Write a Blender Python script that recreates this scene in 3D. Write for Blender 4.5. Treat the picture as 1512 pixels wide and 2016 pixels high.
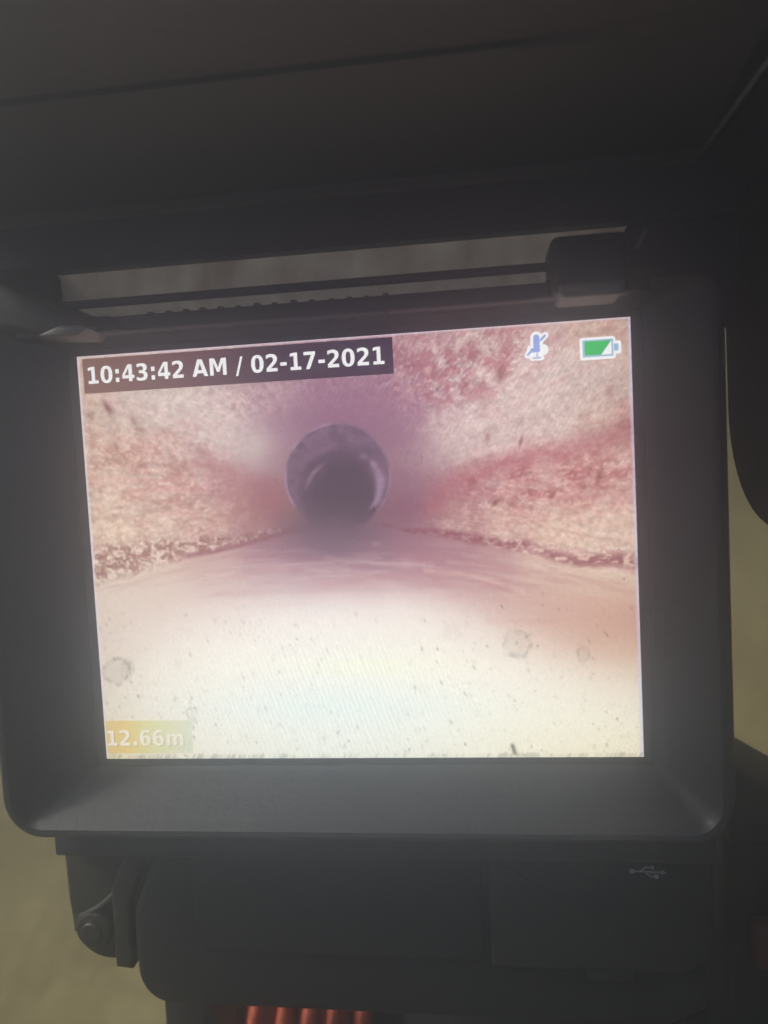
import bpy, bmesh, math, random
import numpy as np
from mathutils import Vector, Matrix
from mathutils.geometry import tessellate_polygon

for o in list(bpy.data.objects): bpy.data.objects.remove(o)
scene = bpy.context.scene
COL = scene.collection
MM = 0.001
random.seed(7)

# ------------------------------------------------------------------ camera, world, light, exposure
TILT = math.radians(-35)                         # the monitor face leans back by 35 degrees
ROOT = Matrix.Translation((0, 0, 0.30)) @ Matrix.Rotation(TILT, 4, 'X')
cam_local = Matrix(((0.99142788, 0.04332209, 0.12326378, 0.02649683),
                    (0.12022118, 0.0669526, -0.99048686, -0.15625801),
                    (-0.0511628, 0.9968152, 0.06117044, 0.01759158),
                    (0, 0, 0, 1)))
cd = bpy.data.cameras.new('camera')
cam = bpy.data.objects.new('camera', cd); COL.objects.link(cam)
cam.matrix_world = ROOT @ cam_local
cd.sensor_fit = 'VERTICAL'; cd.sensor_height = 36.0; cd.sensor_width = 27.0
cd.lens = 1500 / 2016 * 36
cd.clip_start = 0.005; cd.clip_end = 60
cd.dof.use_dof = True; cd.dof.focus_distance = 0.159; cd.dof.aperture_fstop = 13.0
scene.camera = cam

SUN_EL, SUN_AZ = math.radians(40), math.radians(285)      # azimuth clockwise from +Y: from the left of the picture
world = bpy.data.worlds.new('World'); scene.world = world; world.use_nodes = True
wn = world.node_tree.nodes; wl = world.node_tree.links
sky = wn.new('ShaderNodeTexSky'); sky.sky_type = 'NISHITA'; sky.sun_disc = False
sky.sun_elevation = SUN_EL; sky.sun_rotation = SUN_AZ
sky.air_density = 1.0; sky.dust_density = 6.0; sky.ozone_density = 0.6
wl.new(sky.outputs[0], wn['Background'].inputs[0])
wn['Background'].inputs[1].default_value = 0.05
sd = bpy.data.lights.new('sun', 'SUN'); sd.energy = 5.0; sd.angle = math.radians(6); sd.color = (1.0, 0.94, 0.84)
sun = bpy.data.objects.new('sun', sd); COL.objects.link(sun)
sdir = Vector((math.sin(SUN_AZ) * math.cos(SUN_EL), math.cos(SUN_AZ) * math.cos(SUN_EL), math.sin(SUN_EL)))
sun.rotation_euler = (-sdir).to_track_quat('-Z', 'Y').to_euler()
sun.location = (-1, -2, 3)

scene.view_settings.view_transform = 'Standard'; scene.view_settings.look = 'None'
scene.view_settings.gamma = 1.0; scene.view_settings.use_curve_mapping = False
EXPOSURE = 0.5
scene.view_settings.exposure = EXPOSURE
SCREEN_POWER = 1.31 * 2 ** (-EXPOSURE)           # the display shines at its own brightness
HAZE_DENSITY = 2.9
scene.cycles.use_denoising = True
scene.cycles.max_bounces = 8; scene.cycles.volume_bounces = 1
scene.cycles.sample_clamp_indirect = 4.0
scene.cycles.adaptive_threshold = 0.015

# ------------------------------------------------------------------ helpers
def new_mat(name):
    m = bpy.data.materials.new(name); m.use_nodes = True
    return m, m.node_tree.nodes, m.node_tree.links, m.node_tree.nodes['Principled BSDF']

def plastic(name, col, rough=0.5, var=0.35, grain=900.0, bump=0.25, dust=0.12, dustcol=(0.20, 0.18, 0.15), spec=0.5, scale=60.0):
    """moulded plastic: fine spark-eroded grain, uneven sheen, a film of dust in patches"""
    m, n, l, b = new_mat(name)
    tc = n.new('ShaderNodeTexCoord')
    n1 = n.new('ShaderNodeTexNoise'); n1.inputs['Scale'].default_value = scale; n1.inputs['Detail'].default_value = 6; n1.inputs['Roughness'].default_value = 0.62
    n2 = n.new('ShaderNodeTexNoise'); n2.inputs['Scale'].default_value = grain; n2.inputs['Detail'].default_value = 2
    n3 = n.new('ShaderNodeTexNoise'); n3.inputs['Scale'].default_value = scale * 7; n3.inputs['Detail'].default_value = 5; n3.inputs['Roughness'].default_value = 0.7
    for x in (n1, n2, n3): l.new(tc.outputs['Object'], x.inputs['Vector'])
    r1 = n.new('ShaderNodeMapRange'); r1.inputs[1].default_value = 0.42; r1.inputs[2].default_value = 0.75
    r1.inputs[3].default_value = 0; r1.inputs[4].default_value = 1
    l.new(n1.outputs[0], r1.inputs[0])
    r3 = n.new('ShaderNodeMapRange'); r3.inputs[1].default_value = 0.40; r3.inputs[2].default_value = 0.70
    l.new(n3.outputs[0], r3.inputs[0])
    mu = n.new('ShaderNodeMath'); mu.operation = 'MULTIPLY'; l.new(r1.outputs[0], mu.inputs[0]); l.new(r3.outputs[0], mu.inputs[1])
    mu2 = n.new('ShaderNodeMath'); mu2.operation = 'MULTIPLY'; mu2.inputs[1].default_value = dust; l.new(mu.outputs[0], mu2.inputs[0])
    mx = n.new('ShaderNodeMix'); mx.data_type = 'RGBA'
    mx.inputs[6].default_value = (*col, 1); mx.inputs[7].default_value = (*dustcol, 1)
    l.new(mu2.outputs[0], mx.inputs[0]); l.new(mx.outputs[2], b.inputs['Base Color'])
    rr = n.new('ShaderNodeMapRange'); rr.inputs[1].default_value = 0.3; rr.inputs[2].default_value = 0.7
    rr.inputs[3].default_value = rough - 0.5 * var * rough; rr.inputs[4].default_value = min(1, rough + 0.5 * var * rough)
    l.new(n3.outputs[0], rr.inputs[0]); l.new(rr.outputs[0], b.inputs['Roughness'])
    bp = n.new('ShaderNodeBump'); bp.inputs['Strength'].default_value = bump; bp.inputs['Distance'].default_value = 0.0004
    l.new(n2.outputs[0], bp.inputs['Height']); l.new(bp.outputs[0], b.inputs['Normal'])
    b.inputs['Specular IOR Level'].default_value = spec
    return m

def link(name, me, mat, parent=None, smooth=True, local=True):
    o = bpy.data.objects.new(name, me); COL.objects.link(o)
    if mat: me.materials.append(mat)
    if parent is not None: o.parent = parent
    if smooth:
        for p in me.polygons: p.use_smooth = True
    return o

def bm_mesh(name, bm, sharp=35):
    bmesh.ops.recalc_face_normals(bm, faces=bm.faces[:])
    for e in bm.edges:
        if len(e.link_faces) == 2 and e.calc_face_angle(0) > math.radians(sharp): e.smooth = False
    me = bpy.data.meshes.new(name); bm.to_mesh(me); bm.free()
    return me

def rrect(x0, x1, z0, z1, r, seg=8):
    """rounded rectangle, counter-clockwise, (x, z) in millimetres"""
    if isinstance(r, (int, float)): r = (r,) * 4       # bottom-left, bottom-right, top-right, top-left
    pts = []
    for (cx, cz, a0, rr) in ((x0 + r[0], z0 + r[0], 180, r[0]), (x1 - r[1], z0 + r[1], 270, r[1]),
                             (x1 - r[2], z1 - r[2], 0, r[2]), (x0 + r[3], z1 - r[3], 90, r[3])):
        for k in range(seg + 1):
            a = math.radians(a0 + 90 * k / seg)
            pts.append((cx + rr * math.cos(a), cz + rr * math.sin(a)))
    return pts

def loft(name, loops, mat, parent, cap0=False, cap1=False, axis='y', sharp=35):
    """loops: list of (points2d, depth) with equal counts, joined into a skin (millimetres)"""
    bm = bmesh.new(); rows = []
    for pts, d in loops:
        row = []
        for (a, c) in pts:
            v = {'y': (a, d, c), 'x': (d, a, c), 'z': (a, c, d)}[axis]
            row.append(bm.verts.new([q * MM for q in v]))
        rows.append(row)
    n = len(rows[0])
    for r0, r1 in zip(rows, rows[1:]):
        for i in range(n):
            bm.faces.new((r0[i], r0[(i + 1) % n], r1[(i + 1) % n], r1[i]))
    if cap0: bm.faces.new(rows[0][::-1])
    if cap1: bm.faces.new(rows[-1])
    return link(name, bm_mesh(name, bm, sharp), mat, parent)

def slab(name, pts, d0, d1, bev, mat, parent, axis='y', seg=3, sharp=40):
    """outline extruded from d0 (front) to d1 with rounded edges all round; outline should be convex-ish"""
    P = [Vector(p) for p in pts]; n = len(P)
    area = sum(P[i].x * P[(i + 1) % n].y - P[(i + 1) % n].x * P[i].y for i in range(n))
    if area < 0: P.reverse()
    N = []
    for i in range(n):
        e0 = (P[i] - P[i - 1]); e1 = (P[(i + 1) % n] - P[i])
        n0 = Vector((-e0.y, e0.x)).normalized(); n1 = Vector((-e1.y, e1.x)).normalized()
        m = (n0 + n1); m = m.normalized() if m.length > 1e-6 else n0
        N.append(m / max(0.45, m.dot(n0)))
    loops = []
    s = 1 if d1 > d0 else -1
    for k in range(seg + 1):
        a = math.pi / 2 * k / seg
        off = bev * (1 - math.sin(a)); d = d0 + s * bev * (1 - math.cos(a))
        loops.append(([(p + m * off)[:] for p, m in zip(P, N)], d))
    for k in range(seg + 1):
        a = math.pi / 2 * k / seg
        off = bev * (1 - math.cos(a)); d = d1 - s * bev * (1 - math.sin(a))
        loops.append(([(p + m * off)[:] for p, m in zip(P, N)], d))
    return loft(name, loops, mat, parent, True, True, axis, sharp)

def tube(name, path, rad, mat, parent=None, seg=12, closed=False, scale=MM):
    """round bar along a path of 3-D points (millimetres)"""
    bm = bmesh.new(); P = [Vector(p) for p in path]; n = len(P); rows = []
    up = None
    for i in range(n):
        a = P[i - 1] if (i > 0 or closed) else P[i]; c = P[(i + 1) % n] if (i < n - 1 or closed) else P[i]
        t = (c - a).normalized()
        if up is None:
            up = Vector((0, 0, 1)) if abs(t.z) < 0.9 else Vector((1, 0, 0))
        up = (up - t * up.dot(t)).normalized(); w = t.cross(up)
        r = rad[i] if isinstance(rad, (list, tuple)) else rad
        rows.append([bm.verts.new((P[i] + (up * math.cos(q) + w * math.sin(q)) * r) * scale) for q in
                     [2 * math.pi * k / seg for k in range(seg)]])
    for i in range(n if closed else n - 1):
        r0, r1 = rows[i], rows[(i + 1) % n]
        for k in range(seg): bm.faces.new((r0[k], r0[(k + 1) % seg], r1[(k + 1) % seg], r1[k]))
    if not closed: bm.faces.new(rows[0][::-1]); bm.faces.new(rows[-1])
    return link(name, bm_mesh(name, bm, 50), mat, parent)

def empty(name, label, cat, mw=None, group=None):
    o = bpy.data.objects.new(name, None); COL.objects.link(o); o.empty_display_size = 0.05
    if mw is not None: o.matrix_world = mw
    o['label'] = label; o['category'] = cat
    if group: o['group'] = group
    return o

def disc(name, c, r, d0, d1, bev, mat, parent, n=28, hole=0):
    return slab(name, [(c[0] + r * math.cos(2 * math.pi * k / n), c[1] + r * math.sin(2 * math.pi * k / n)) for k in range(n)],
                d0, d1, bev, mat, parent)

# ------------------------------------------------------------------ materials
M = {}
M['case'] = plastic('black_case_plastic', (0.014, 0.014, 0.015), 0.55, dust=0.05, spec=0.25)
M['bezel'] = plastic('charcoal_bezel_plastic', (0.026, 0.027, 0.030), 0.5, dust=0.06, spec=0.28)
M['hood'] = plastic('black_hood_plastic', (0.085, 0.070, 0.052), 0.6, dust=0.3, dustcol=(0.17, 0.145, 0.11), scale=40)
M['rubber'] = plastic('black_rubber', (0.013, 0.0135, 0.014), 0.55, dust=0.10, dustcol=(0.04, 0.037, 0.03), spec=0.22)
M['gloss'] = plastic('glossy_black_ridge', (0.02, 0.02, 0.021), 0.3, dust=0.10, dustcol=(0.1, 0.09, 0.08), spec=0.3, bump=0.1)
M['bracket'] = plastic('brownish_black_bracket', (0.03, 0.028, 0.022), 0.55, dust=0.3, dustcol=(0.10, 0.09, 0.06), spec=0.2)  # lighter and browner than the case plastic
M['rod'] = plastic('black_steel_rod', (0.012, 0.012, 0.014), 0.4, dust=0.05)
M['knuckle'] = plastic('worn_black_plastic', (0.022, 0.021, 0.020), 0.42, dust=0.25, dustcol=(0.10, 0.09, 0.08), spec=0.3, scale=150)
M['reflection_tooth'] = plastic('grey_reflection_tooth', (0.05, 0.045, 0.04), 0.5, dust=0.2, spec=0.2)
M['wing'] = plastic('dark_wing_plastic', (0.022, 0.021, 0.020), 0.6, dust=0.15, dustcol=(0.07, 0.06, 0.05), spec=0.25)
M['mask'] = plastic('black_display_mask', (0.022, 0.023, 0.026), 0.35, dust=0.06)
M['print'] = plastic('pale_moulded_print', (0.26, 0.27, 0.28), 0.6, dust=0.5, dustcol=(0.05, 0.05, 0.05), scale=400)
M['lit_edge'] = plastic('lit_edge_grey', (0.20, 0.19, 0.17), 0.5, dust=0.4)  # pale grey that paints in lit edges and highlights
M['orange'] = plastic('orange_cable_sheath', (0.42, 0.06, 0.018), 0.5, dust=0.35, dustcol=(0.14, 0.05, 0.03), spec=0.3)
M['red'] = plastic('dark_red_plastic', (0.11, 0.008, 0.012), 0.5, dust=0.3)
M['steel'] = plastic('dull_steel', (0.30, 0.32, 0.33), 0.4, dust=0.3)
M['steel'].node_tree.nodes['Principled BSDF'].inputs['Metallic'].default_value = 0.7

def ground_mat():
    m, n, l, b = new_mat('trodden_olive_ground')
    tc = n.new('ShaderNodeTexCoord')
    a = n.new('ShaderNodeTexNoise'); a.inputs['Scale'].default_value = 16; a.inputs['Detail'].default_value = 8; a.inputs['Roughness'].default_value = 0.65
    c = n.new('ShaderNodeTexNoise'); c.inputs['Scale'].default_value = 130; c.inputs['Detail'].default_value = 6
    v = n.new('ShaderNodeTexVoronoi'); v.inputs['Scale'].default_value = 160
    for x in (a, c, v): l.new(tc.outputs['Object'], x.inputs['Vector'])
    cr = n.new('ShaderNodeValToRGB'); e = cr.color_ramp.elements
    e[0].position = 0.30; e[0].color = (0.36, 0.27, 0.09, 1); e[1].position = 0.72; e[1].color = (0.72, 0.575, 0.25, 1)
    l.new(a.outputs[0], cr.inputs[0])
    mx = n.new('ShaderNodeMix'); mx.data_type = 'RGBA'; mx.blend_type = 'MULTIPLY'; mx.inputs[0].default_value = 0.5
    cr2 = n.new('ShaderNodeValToRGB'); cr2.color_ramp.elements[0].position = 0.3; cr2.color_ramp.elements[0].color = (0.5, 0.48, 0.42, 1); cr2.color_ramp.elements[1].position = 0.65
    l.new(c.outputs[0], cr2.inputs[0]); l.new(cr.outputs[0], mx.inputs[6]); l.new(cr2.outputs[0], mx.inputs[7])
    l.new(mx.outputs[2], b.inputs['Base Color']); b.inputs['Roughness'].default_value = 0.95
    bp = n.new('ShaderNodeBump'); bp.inputs['Strength'].default_value = 0.15; bp.inputs['Distance'].default_value = 0.002
    l.new(v.outputs[0], bp.inputs['Height']); l.new(bp.outputs[0], b.inputs['Normal'])
    return m
M['ground'] = ground_mat()

def frosted_mat():
    """milky plastic strip: lets the daylight behind it through, with stains and upright streaks"""
    m, n, l, pb = new_mat('frosted_strip_plastic')
    tc = n.new('ShaderNodeTexCoord'); mp = n.new('ShaderNodeMapping'); mp.inputs['Scale'].default_value = (1.0, 1.0, 0.12)
    l.new(tc.outputs['Object'], mp.inputs[0])
    a = n.new('ShaderNodeTexNoise'); a.inputs['Scale'].default_value = 170; a.inputs['Detail'].default_value = 4; l.new(mp.outputs[0], a.inputs['Vector'])
    c = n.new('ShaderNodeTexNoise'); c.inputs['Scale'].default_value = 130; c.inputs['Detail'].default_value = 6; l.new(tc.outputs['Object'], c.inputs['Vector'])
    mx = n.new('ShaderNodeMath'); mx.operation = 'ADD'; l.new(a.outputs[0], mx.inputs[0]); l.new(c.outputs[0], mx.inputs[1])
    cr = n.new('ShaderNodeValToRGB'); cr.color_ramp.elements[0].position = 0.36; cr.color_ramp.elements[0].color = (0.70, 0.62, 0.57, 1)
    cr.color_ramp.elements[1].position = 0.62; cr.color_ramp.elements[1].color = (0.98, 0.94, 0.88, 1)
    hf = n.new('ShaderNodeMath'); hf.operation = 'MULTIPLY'; hf.inputs[1].default_value = 0.5; l.new(mx.outputs[0], hf.inputs[0]); l.new(hf.outputs[0], cr.inputs[0])
    tr = n.new('ShaderNodeBsdfTranslucent'); l.new(cr.outputs[0], tr.inputs[0])
    ms = n.new('ShaderNodeMixShader'); ms.inputs[0].default_value = 0.95
    pb.inputs['Roughness'].default_value = 0.5; l.new(cr.outputs[0], pb.inputs['Base Color'])
    l.new(pb.outputs[0], ms.inputs[1]); l.new(tr.outputs[0], ms.inputs[2]); l.new(ms.outputs[0], n['Material Output'].inputs[0])
    return m
M['frosted'] = frosted_mat()

# ------------------------------------------------------------------ ground
bm = bmesh.new()
G = 90; S = 1.6
gv = {}
rng = random.Random(3)
for i in range(G + 1):
    for j in range(G + 1):
        x = -S + 2 * S * i / G; y = -S + 2 * S * j / G
        gv[i, j] = bm.verts.new((x, y, 0.006 * math.sin(3.1 * x + 1.7 * math.sin(2.3 * y)) + 0.0008 * rng.random()))
for i in range(G):
    for j in range(G):
        bm.faces.new((gv[i, j], gv[i + 1, j], gv[i + 1, j + 1], gv[i, j + 1]))
ground = link('ground', bm_mesh('ground', bm, 80), M['ground']); ground['kind'] = 'structure'

# ------------------------------------------------------------------ the monitor
mon = empty('inspection_monitor', 'black pipe inspection monitor showing a pipe interior, sun hood folded open above', 'monitor', ROOT)

# front bezel: a ring lofted from the display opening outwards, over a rounded rim and back
OUT = (-77.8, 72.4, -58.4, 50.0)
IN = (-60.0, 60.0, -45.8, 45.6)
def ring(x0, x1, z0, z1, r): return rrect(x0, x1, z0, z1, r, 10)
def inset(b, d): return (b[0] + d, b[1] - d, b[2] + d, b[3] - d * 0.3)
def mixb(t): return tuple(p + (q - p) * t for p, q in zip(IN, inset(OUT, 3.0)))
R0 = (9, 8, 5, 5)
def rr_(d): return tuple(max(0.8, q - d) for q in R0)
# the face is dished: it climbs from the display towards the raised rim, flat under the hinge
loops = [(ring(*IN, 0.8), 1.0), (ring(*IN, 0.8), 0.0), (ring(*inset(IN, -0.4), 1.0), -0.4), (ring(*mixb(0.12), 1.3), -0.7),
         (ring(*mixb(0.5), 2.2), -3.6), (ring(*mixb(0.9), 3.6), -6.8), (ring(*mixb(1.0), 4.4), -7.9),
         (ring(*inset(OUT, 2.2), rr_(2.2)), -8.7), (ring(*inset(OUT, 1.2), rr_(1.2)), -8.8),
         (ring(*inset(OUT, 0.4), rr_(0.4)), -8.2), (ring(*OUT, R0), -7.0), (ring(*OUT, R0), 3.0), (ring(*inset(OUT, -2.5), R0), 6.0)]
loft('bezel', loops, M['bezel'], mon)
# rear shell, a little wider than the bezel
B2 = (-83, 77.6, -63, 49.6)
loft('rear_case', [(ring(*inset(B2, 3), 6), 6.4), (ring(*inset(B2, 0.8), 7.5), 6.6), (ring(*B2, 8), 7.8), (ring(*B2, 8), 26), (ring(*inset(B2, 8), 8), 38)],
     M['case'], mon, True, True)
# black mask round the live picture
MI = (-59.94, 59.94, -45.74, 45.54)
loft('display_mask', [(ring(-57.3, 57.3, -43.85, 43.85, 0.8), 0.5), (ring(*MI, 0.8), 0.55), (ring(*MI, 0.8), 3.0)], M['mask'], mon)

# ------------------------------------------------------------------ the live picture on the display (computed colour attribute)
SW, SH = 115.2, 88.28                              # live area in millimetres
NX, NY = 640, 490
HM = (982.0797989, 66.3978698, 151.0177908, -133.3199558, 840.5113206, 702.700571, -0.0868427757, 0.0330239739)
nr = np.random.default_rng(11)
uu, vv = np.meshgrid(np.linspace(0, 1, NX), np.linspace(0, 1, NY))
den = HM[6] * uu + HM[7] * vv + 1
X = (HM[0] * uu + HM[1] * vv + HM[2]) / den        # drawing coordinates of the picture
Y = (HM[3] * uu + HM[4] * vv + HM[5]) / den

def vnoise(x, y, seed):
    t = np.random.default_rng(seed).random((256, 256))
    xi = np.floor(x).astype(int); yi = np.floor(y).astype(int); fx = x - xi; fy = y - yi
    fx = fx * fx * (3 - 2 * fx); fy = fy * fy * (3 - 2 * fy)
    g = lambda a, c: t[a & 255, c & 255]
    return (g(xi, yi) * (1 - fx) + g(xi + 1, yi) * fx) * (1 - fy) + (g(xi, yi + 1) * (1 - fx) + g(xi + 1, yi + 1) * fx) * fy
def fbm(x, y, seed, octv=4, gain=0.55):
    s = 0; a = 1; tot = 0
    for k in range(octv):
        s = s + a * vnoise(x * 2 ** k + 17 * k, y * 2 ** k + 5 * k, seed + k); tot += a; a *= gain
    return s / tot
def sst(a, b, x):
    t = np.clip((x - a) / (b - a), 0, 1); return t * t * (3 - 2 * t)
def poly_dist(pts):
    """distance to a polyline and the signed height above it (positive = above in the picture)"""
    best = np.full(X.shape, 1e9)
    for (x0, y0), (x1, y1) in zip(pts, pts[1:]):
        dx, dy = x1 - x0, y1 - y0
        t = np.clip(((X - x0) * dx + (Y - y0) * dy) / (dx * dx + dy * dy), 0, 1)
        best = np.minimum(best, np.hypot(X - x0 - t * dx, Y - y0 - t * dy))
    return best
def poly_y(pts):
    return np.interp(X, [p[0] for p in pts], [p[1] for p in pts])

CP = [  # x, y, r, g, b : smooth colour fields of the picture
 (160,780,205,185,165),(240,800,205,190,178),(340,800,208,198,190),(440,800,205,188,186),(540,790,186,158,168),(660,790,160,122,146),(780,790,160,120,144),
 (880,740,180,140,150),(840,670,178,130,142),(960,690,196,168,170),(1010,650,195,150,152),(1080,720,205,188,184),(1180,660,196,166,152),(1200,760,200,180,172),
 (160,900,208,182,158),(240,900,200,168,150),(330,880,200,172,162),(420,860,205,190,188),(500,880,184,162,172),(560,840,166,138,156),(540,900,166,138,150),(600,820,158,124,146),
 (660,815,156,118,142),(775,850,156,120,142),(830,900,172,142,156),(800,950,152,116,136),(900,850,205,188,188),(980,840,208,192,190),(1080,820,206,190,184),(1180,810,202,178,166),(1240,830,190,138,134),
 (200,980,212,190,166),(280,980,206,178,160),(360,960,194,152,144),(440,960,180,134,136),(520,970,164,118,126),(560,1010,156,114,120),(470,1000,186,138,134),
 (800,1000,140,100,120),(860,960,164,116,130),(930,960,180,122,130),(1020,960,194,142,142),(1120,950,196,142,140),(1220,950,198,150,142),
 (230,1050,218,200,172),(320,1050,212,190,168),(420,1030,205,168,152),(500,1030,178,130,128),
 (900,1020,186,140,138),(1000,1030,208,174,160),(1100,1040,216,190,168),(1220,1040,218,194,172),(1150,1075,214,188,166),
 (220,1180,222,206,194),(320,1160,216,198,186),(430,1120,196,166,160),(520,1100,170,134,144),(600,1080,150,120,136),(660,1070,124,106,122),(740,1080,140,110,128),(820,1070,158,116,132),
 (900,1090,166,124,136),(980,1110,182,146,148),(1060,1120,206,180,168),(1160,1140,212,186,170),(1245,1140,214,190,172),
 (430,1160,206,180,176),(540,1150,190,158,164),(640,1135,178,140,150),(720,1145,172,126,136),(820,1140,180,140,146),(920,1170,190,150,150),(1020,1190,200,164,156),(1140,1210,200,160,148),(1240,1220,200,156,142),
 (230,1260,222,208,196),(330,1240,222,206,198),(440,1210,230,220,212),(540,1200,236,230,224),(650,1200,240,234,230),(760,1195,242,236,230),(860,1210,236,228,220),(960,1250,226,212,202),(1080,1260,208,178,164),(1180,1270,204,168,152),(1245,1290,212,184,164),
 (240,1350,224,214,200),(340,1330,232,226,212),(460,1300,240,238,226),(600,1290,240,240,232),(740,1300,238,242,226),(880,1310,242,240,224),(1000,1320,240,236,222),(1120,1330,232,224,208),(1230,1360,230,218,202),
 (240,1430,224,214,196),(340,1420,228,224,212),(460,1400,232,234,224),(600,1400,230,238,232),(740,1410,228,238,230),(880,1400,234,238,226),(1000,1400,238,238,220),(1120,1420,238,236,214),(1240,1430,236,232,206),
 (240,1480,226,216,180),(400,1480,232,232,216),(600,1480,228,236,226),(800,1480,230,236,224),(1000,1480,236,234,208),(1120,1480,238,232,196),(1250,1480,238,226,190),
]
num = np.zeros(X.shape + (3,)); wsum = np.zeros(X.shape)
for (x, y, r, g, b) in CP:
    d2 = (X - x) ** 2 + ((Y - y) * 1.25) ** 2
    w = 1.0 / (d2 + 900.0) ** 2.0
    num += w[..., None] * np.array((r, g, b)); wsum += w
C = num / wsum[..., None]
def mixc(mask, col):
    global C
    C = C + (np.array(col) - C) * np.clip(mask, 0, 1)[..., None]
def mul(f):
    global C
    C = C * f[..., None]

# the water's colours run smoothly across: blur them sideways
def hblur(A, sg):
    k = np.exp(-0.5 * (np.arange(-3 * sg, 3 * sg + 1) / sg) ** 2); k /= k.sum()
    P = np.pad(A, ((0, 0), (3 * sg, 3 * sg), (0, 0)), mode='edge')
    return np.stack([np.stack([np.convolve(P[r, :, c], k, 'valid') for r in range(A.shape[0])]) for c in range(3)], -1)
wm = sst(1130, 1175, Y)[..., None]
def vblur(A, sg):
    return hblur(A.transpose(1, 0, 2), sg).transpose(1, 0, 2)
C = C * (1 - wm) + hblur(C, 34) * wm
wm2 = sst(1060, 1120, Y)[..., None]
C = C * (1 - wm2) + vblur(C, 14) * wm2
pk = sst(1130, 1060, Y)[..., None] * 0.28
C = C * (1 - pk) + (C.mean(-1, keepdims=True) * np.array((1.155, 0.95, 0.945))) * pk     # dusty pink cast of the walls
mixc(np.exp(-(((X - 690) / 175) ** 2 + ((Y - 790) / 125) ** 2)) * 0.62, (158, 120, 145))
mixc(np.exp(-(((X - 640) / 210) ** 2 + ((Y - 1085) / 40) ** 2)) * 0.45, (160, 118, 136))
waterL = poly_y([(150, 1160), (230, 1140), (330, 1108), (430, 1080), (520, 1052), (600, 1040), (760, 1040), (880, 1052), (1000, 1085), (1100, 1110), (1280, 1132)])
wall = sst(6, -6, Y - waterL)
# mottled scale on the pipe walls, drawn out towards the vanishing point
px_, py_ = X - 668, Y - 955
rad = np.hypot(px_, py_ * 1.05) + 1; ang = np.arctan2(py_, px_)
lr = np.log(rad)
n_str = 0.6 * fbm(ang * 22 + 40, lr * 9, 31, 4, 0.6) + 0.4 * fbm(X / 22 + 0.4 * Y / 22, Y / 17, 33, 4, 0.65)
n_fin = 0.5 * fbm(ang * 75 + 90, lr * 30, 51, 4, 0.7) + 0.5 * fbm(X / 7, Y / 7, 53, 3, 0.7)
n_xy = fbm(X / 9.0, Y / 9.0, 71, 3)
far = sst(130, 290, rad)
C = C * (1 - (0.05 * np.exp(-((np.clip(rad, 100, None) - 100) / 90) ** 2) * sst(1120, 1020, Y))[..., None] * np.array((0.85, 1.0, 0.85)))
mixc(np.exp(-(((X - 520) / 62) ** 2 + ((Y - 1000) / 34) ** 2)) * 0.45, (148, 106, 112)); mixc(np.exp(-(((X - 815) / 60) ** 2 + ((Y - 1000) / 40) ** 2)) * 0.5, (142, 102, 118))
n_big = 0.65 * fbm(ang * 15 + 11, lr * 13, 35, 3, 0.5) + 0.35 * n_fin
mott = sst(0.47, 0.62, n_str) * wall * far * (0.55 + 0.9 * sst(0.35, 0.65, n_fin))
up_right = np.exp(-(((X - 900) / 120) ** 2 + ((Y - 730) / 90) ** 2)) + 0.5 * np.exp(-(((X - 1010) / 60) ** 2 + ((Y - 690) / 60) ** 2))
mixc(sst(0.46, 0.56, n_big) * wall * far * np.clip(up_right, 0, 1) * 0.7, (176, 110, 122)); mixc(sst(0.46, 0.38, n_big) * wall * far * np.clip(up_right, 0, 1) * 0.5, (226, 204, 200))
low_right = np.exp(-(((X - 1090) / 170) ** 2 + ((Y - 945) / 60) ** 2))
mixc(mott * low_right * 0.5, (160, 88, 94)); mixc(sst(0.46, 0.36, n_big) * low_right * wall * 0.35, (230, 204, 194))
low_left = np.exp(-(((X - 300) / 160) ** 2 + ((Y - 930) / 95) ** 2))
mixc(mott * low_left * 0.34, (174, 120, 114))
mixc(sst(0.54, 0.74, n_fin) * wall * far * 0.30, (156, 108, 106))
mixc(sst(0.52, 0.34, n_fin) * wall * far * 0.32, (238, 226, 216))
mixc(sst(0.50, 0.36, n_str) * wall * far * 0.22, (226, 216, 206))
mixc(np.exp(-(poly_dist([(270, 770), (380, 810), (500, 880)]) / 45) ** 2) * 0.55, (208, 196, 190)); mixc(np.exp(-(poly_dist([(1150, 740), (1020, 800), (900, 870)]) / 55) ** 2) * 0.5, (210, 195, 190))
n_ray = 0.6 * vnoise(ang * 34 + 7, lr * 2.2, 411) + 0.4 * vnoise(ang * 80 + 3, lr * 4.5, 413)
mul(1 + (n_ray - 0.5) * 0.13 * wall * sst(140, 320, rad))
mixc(sst(0.6, 0.85, n_ray) * wall * sst(140, 300, rad) * 0.22, (176, 122, 128))
mul(1 + (n_xy - 0.5) * 0.22 * wall * far)
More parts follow.
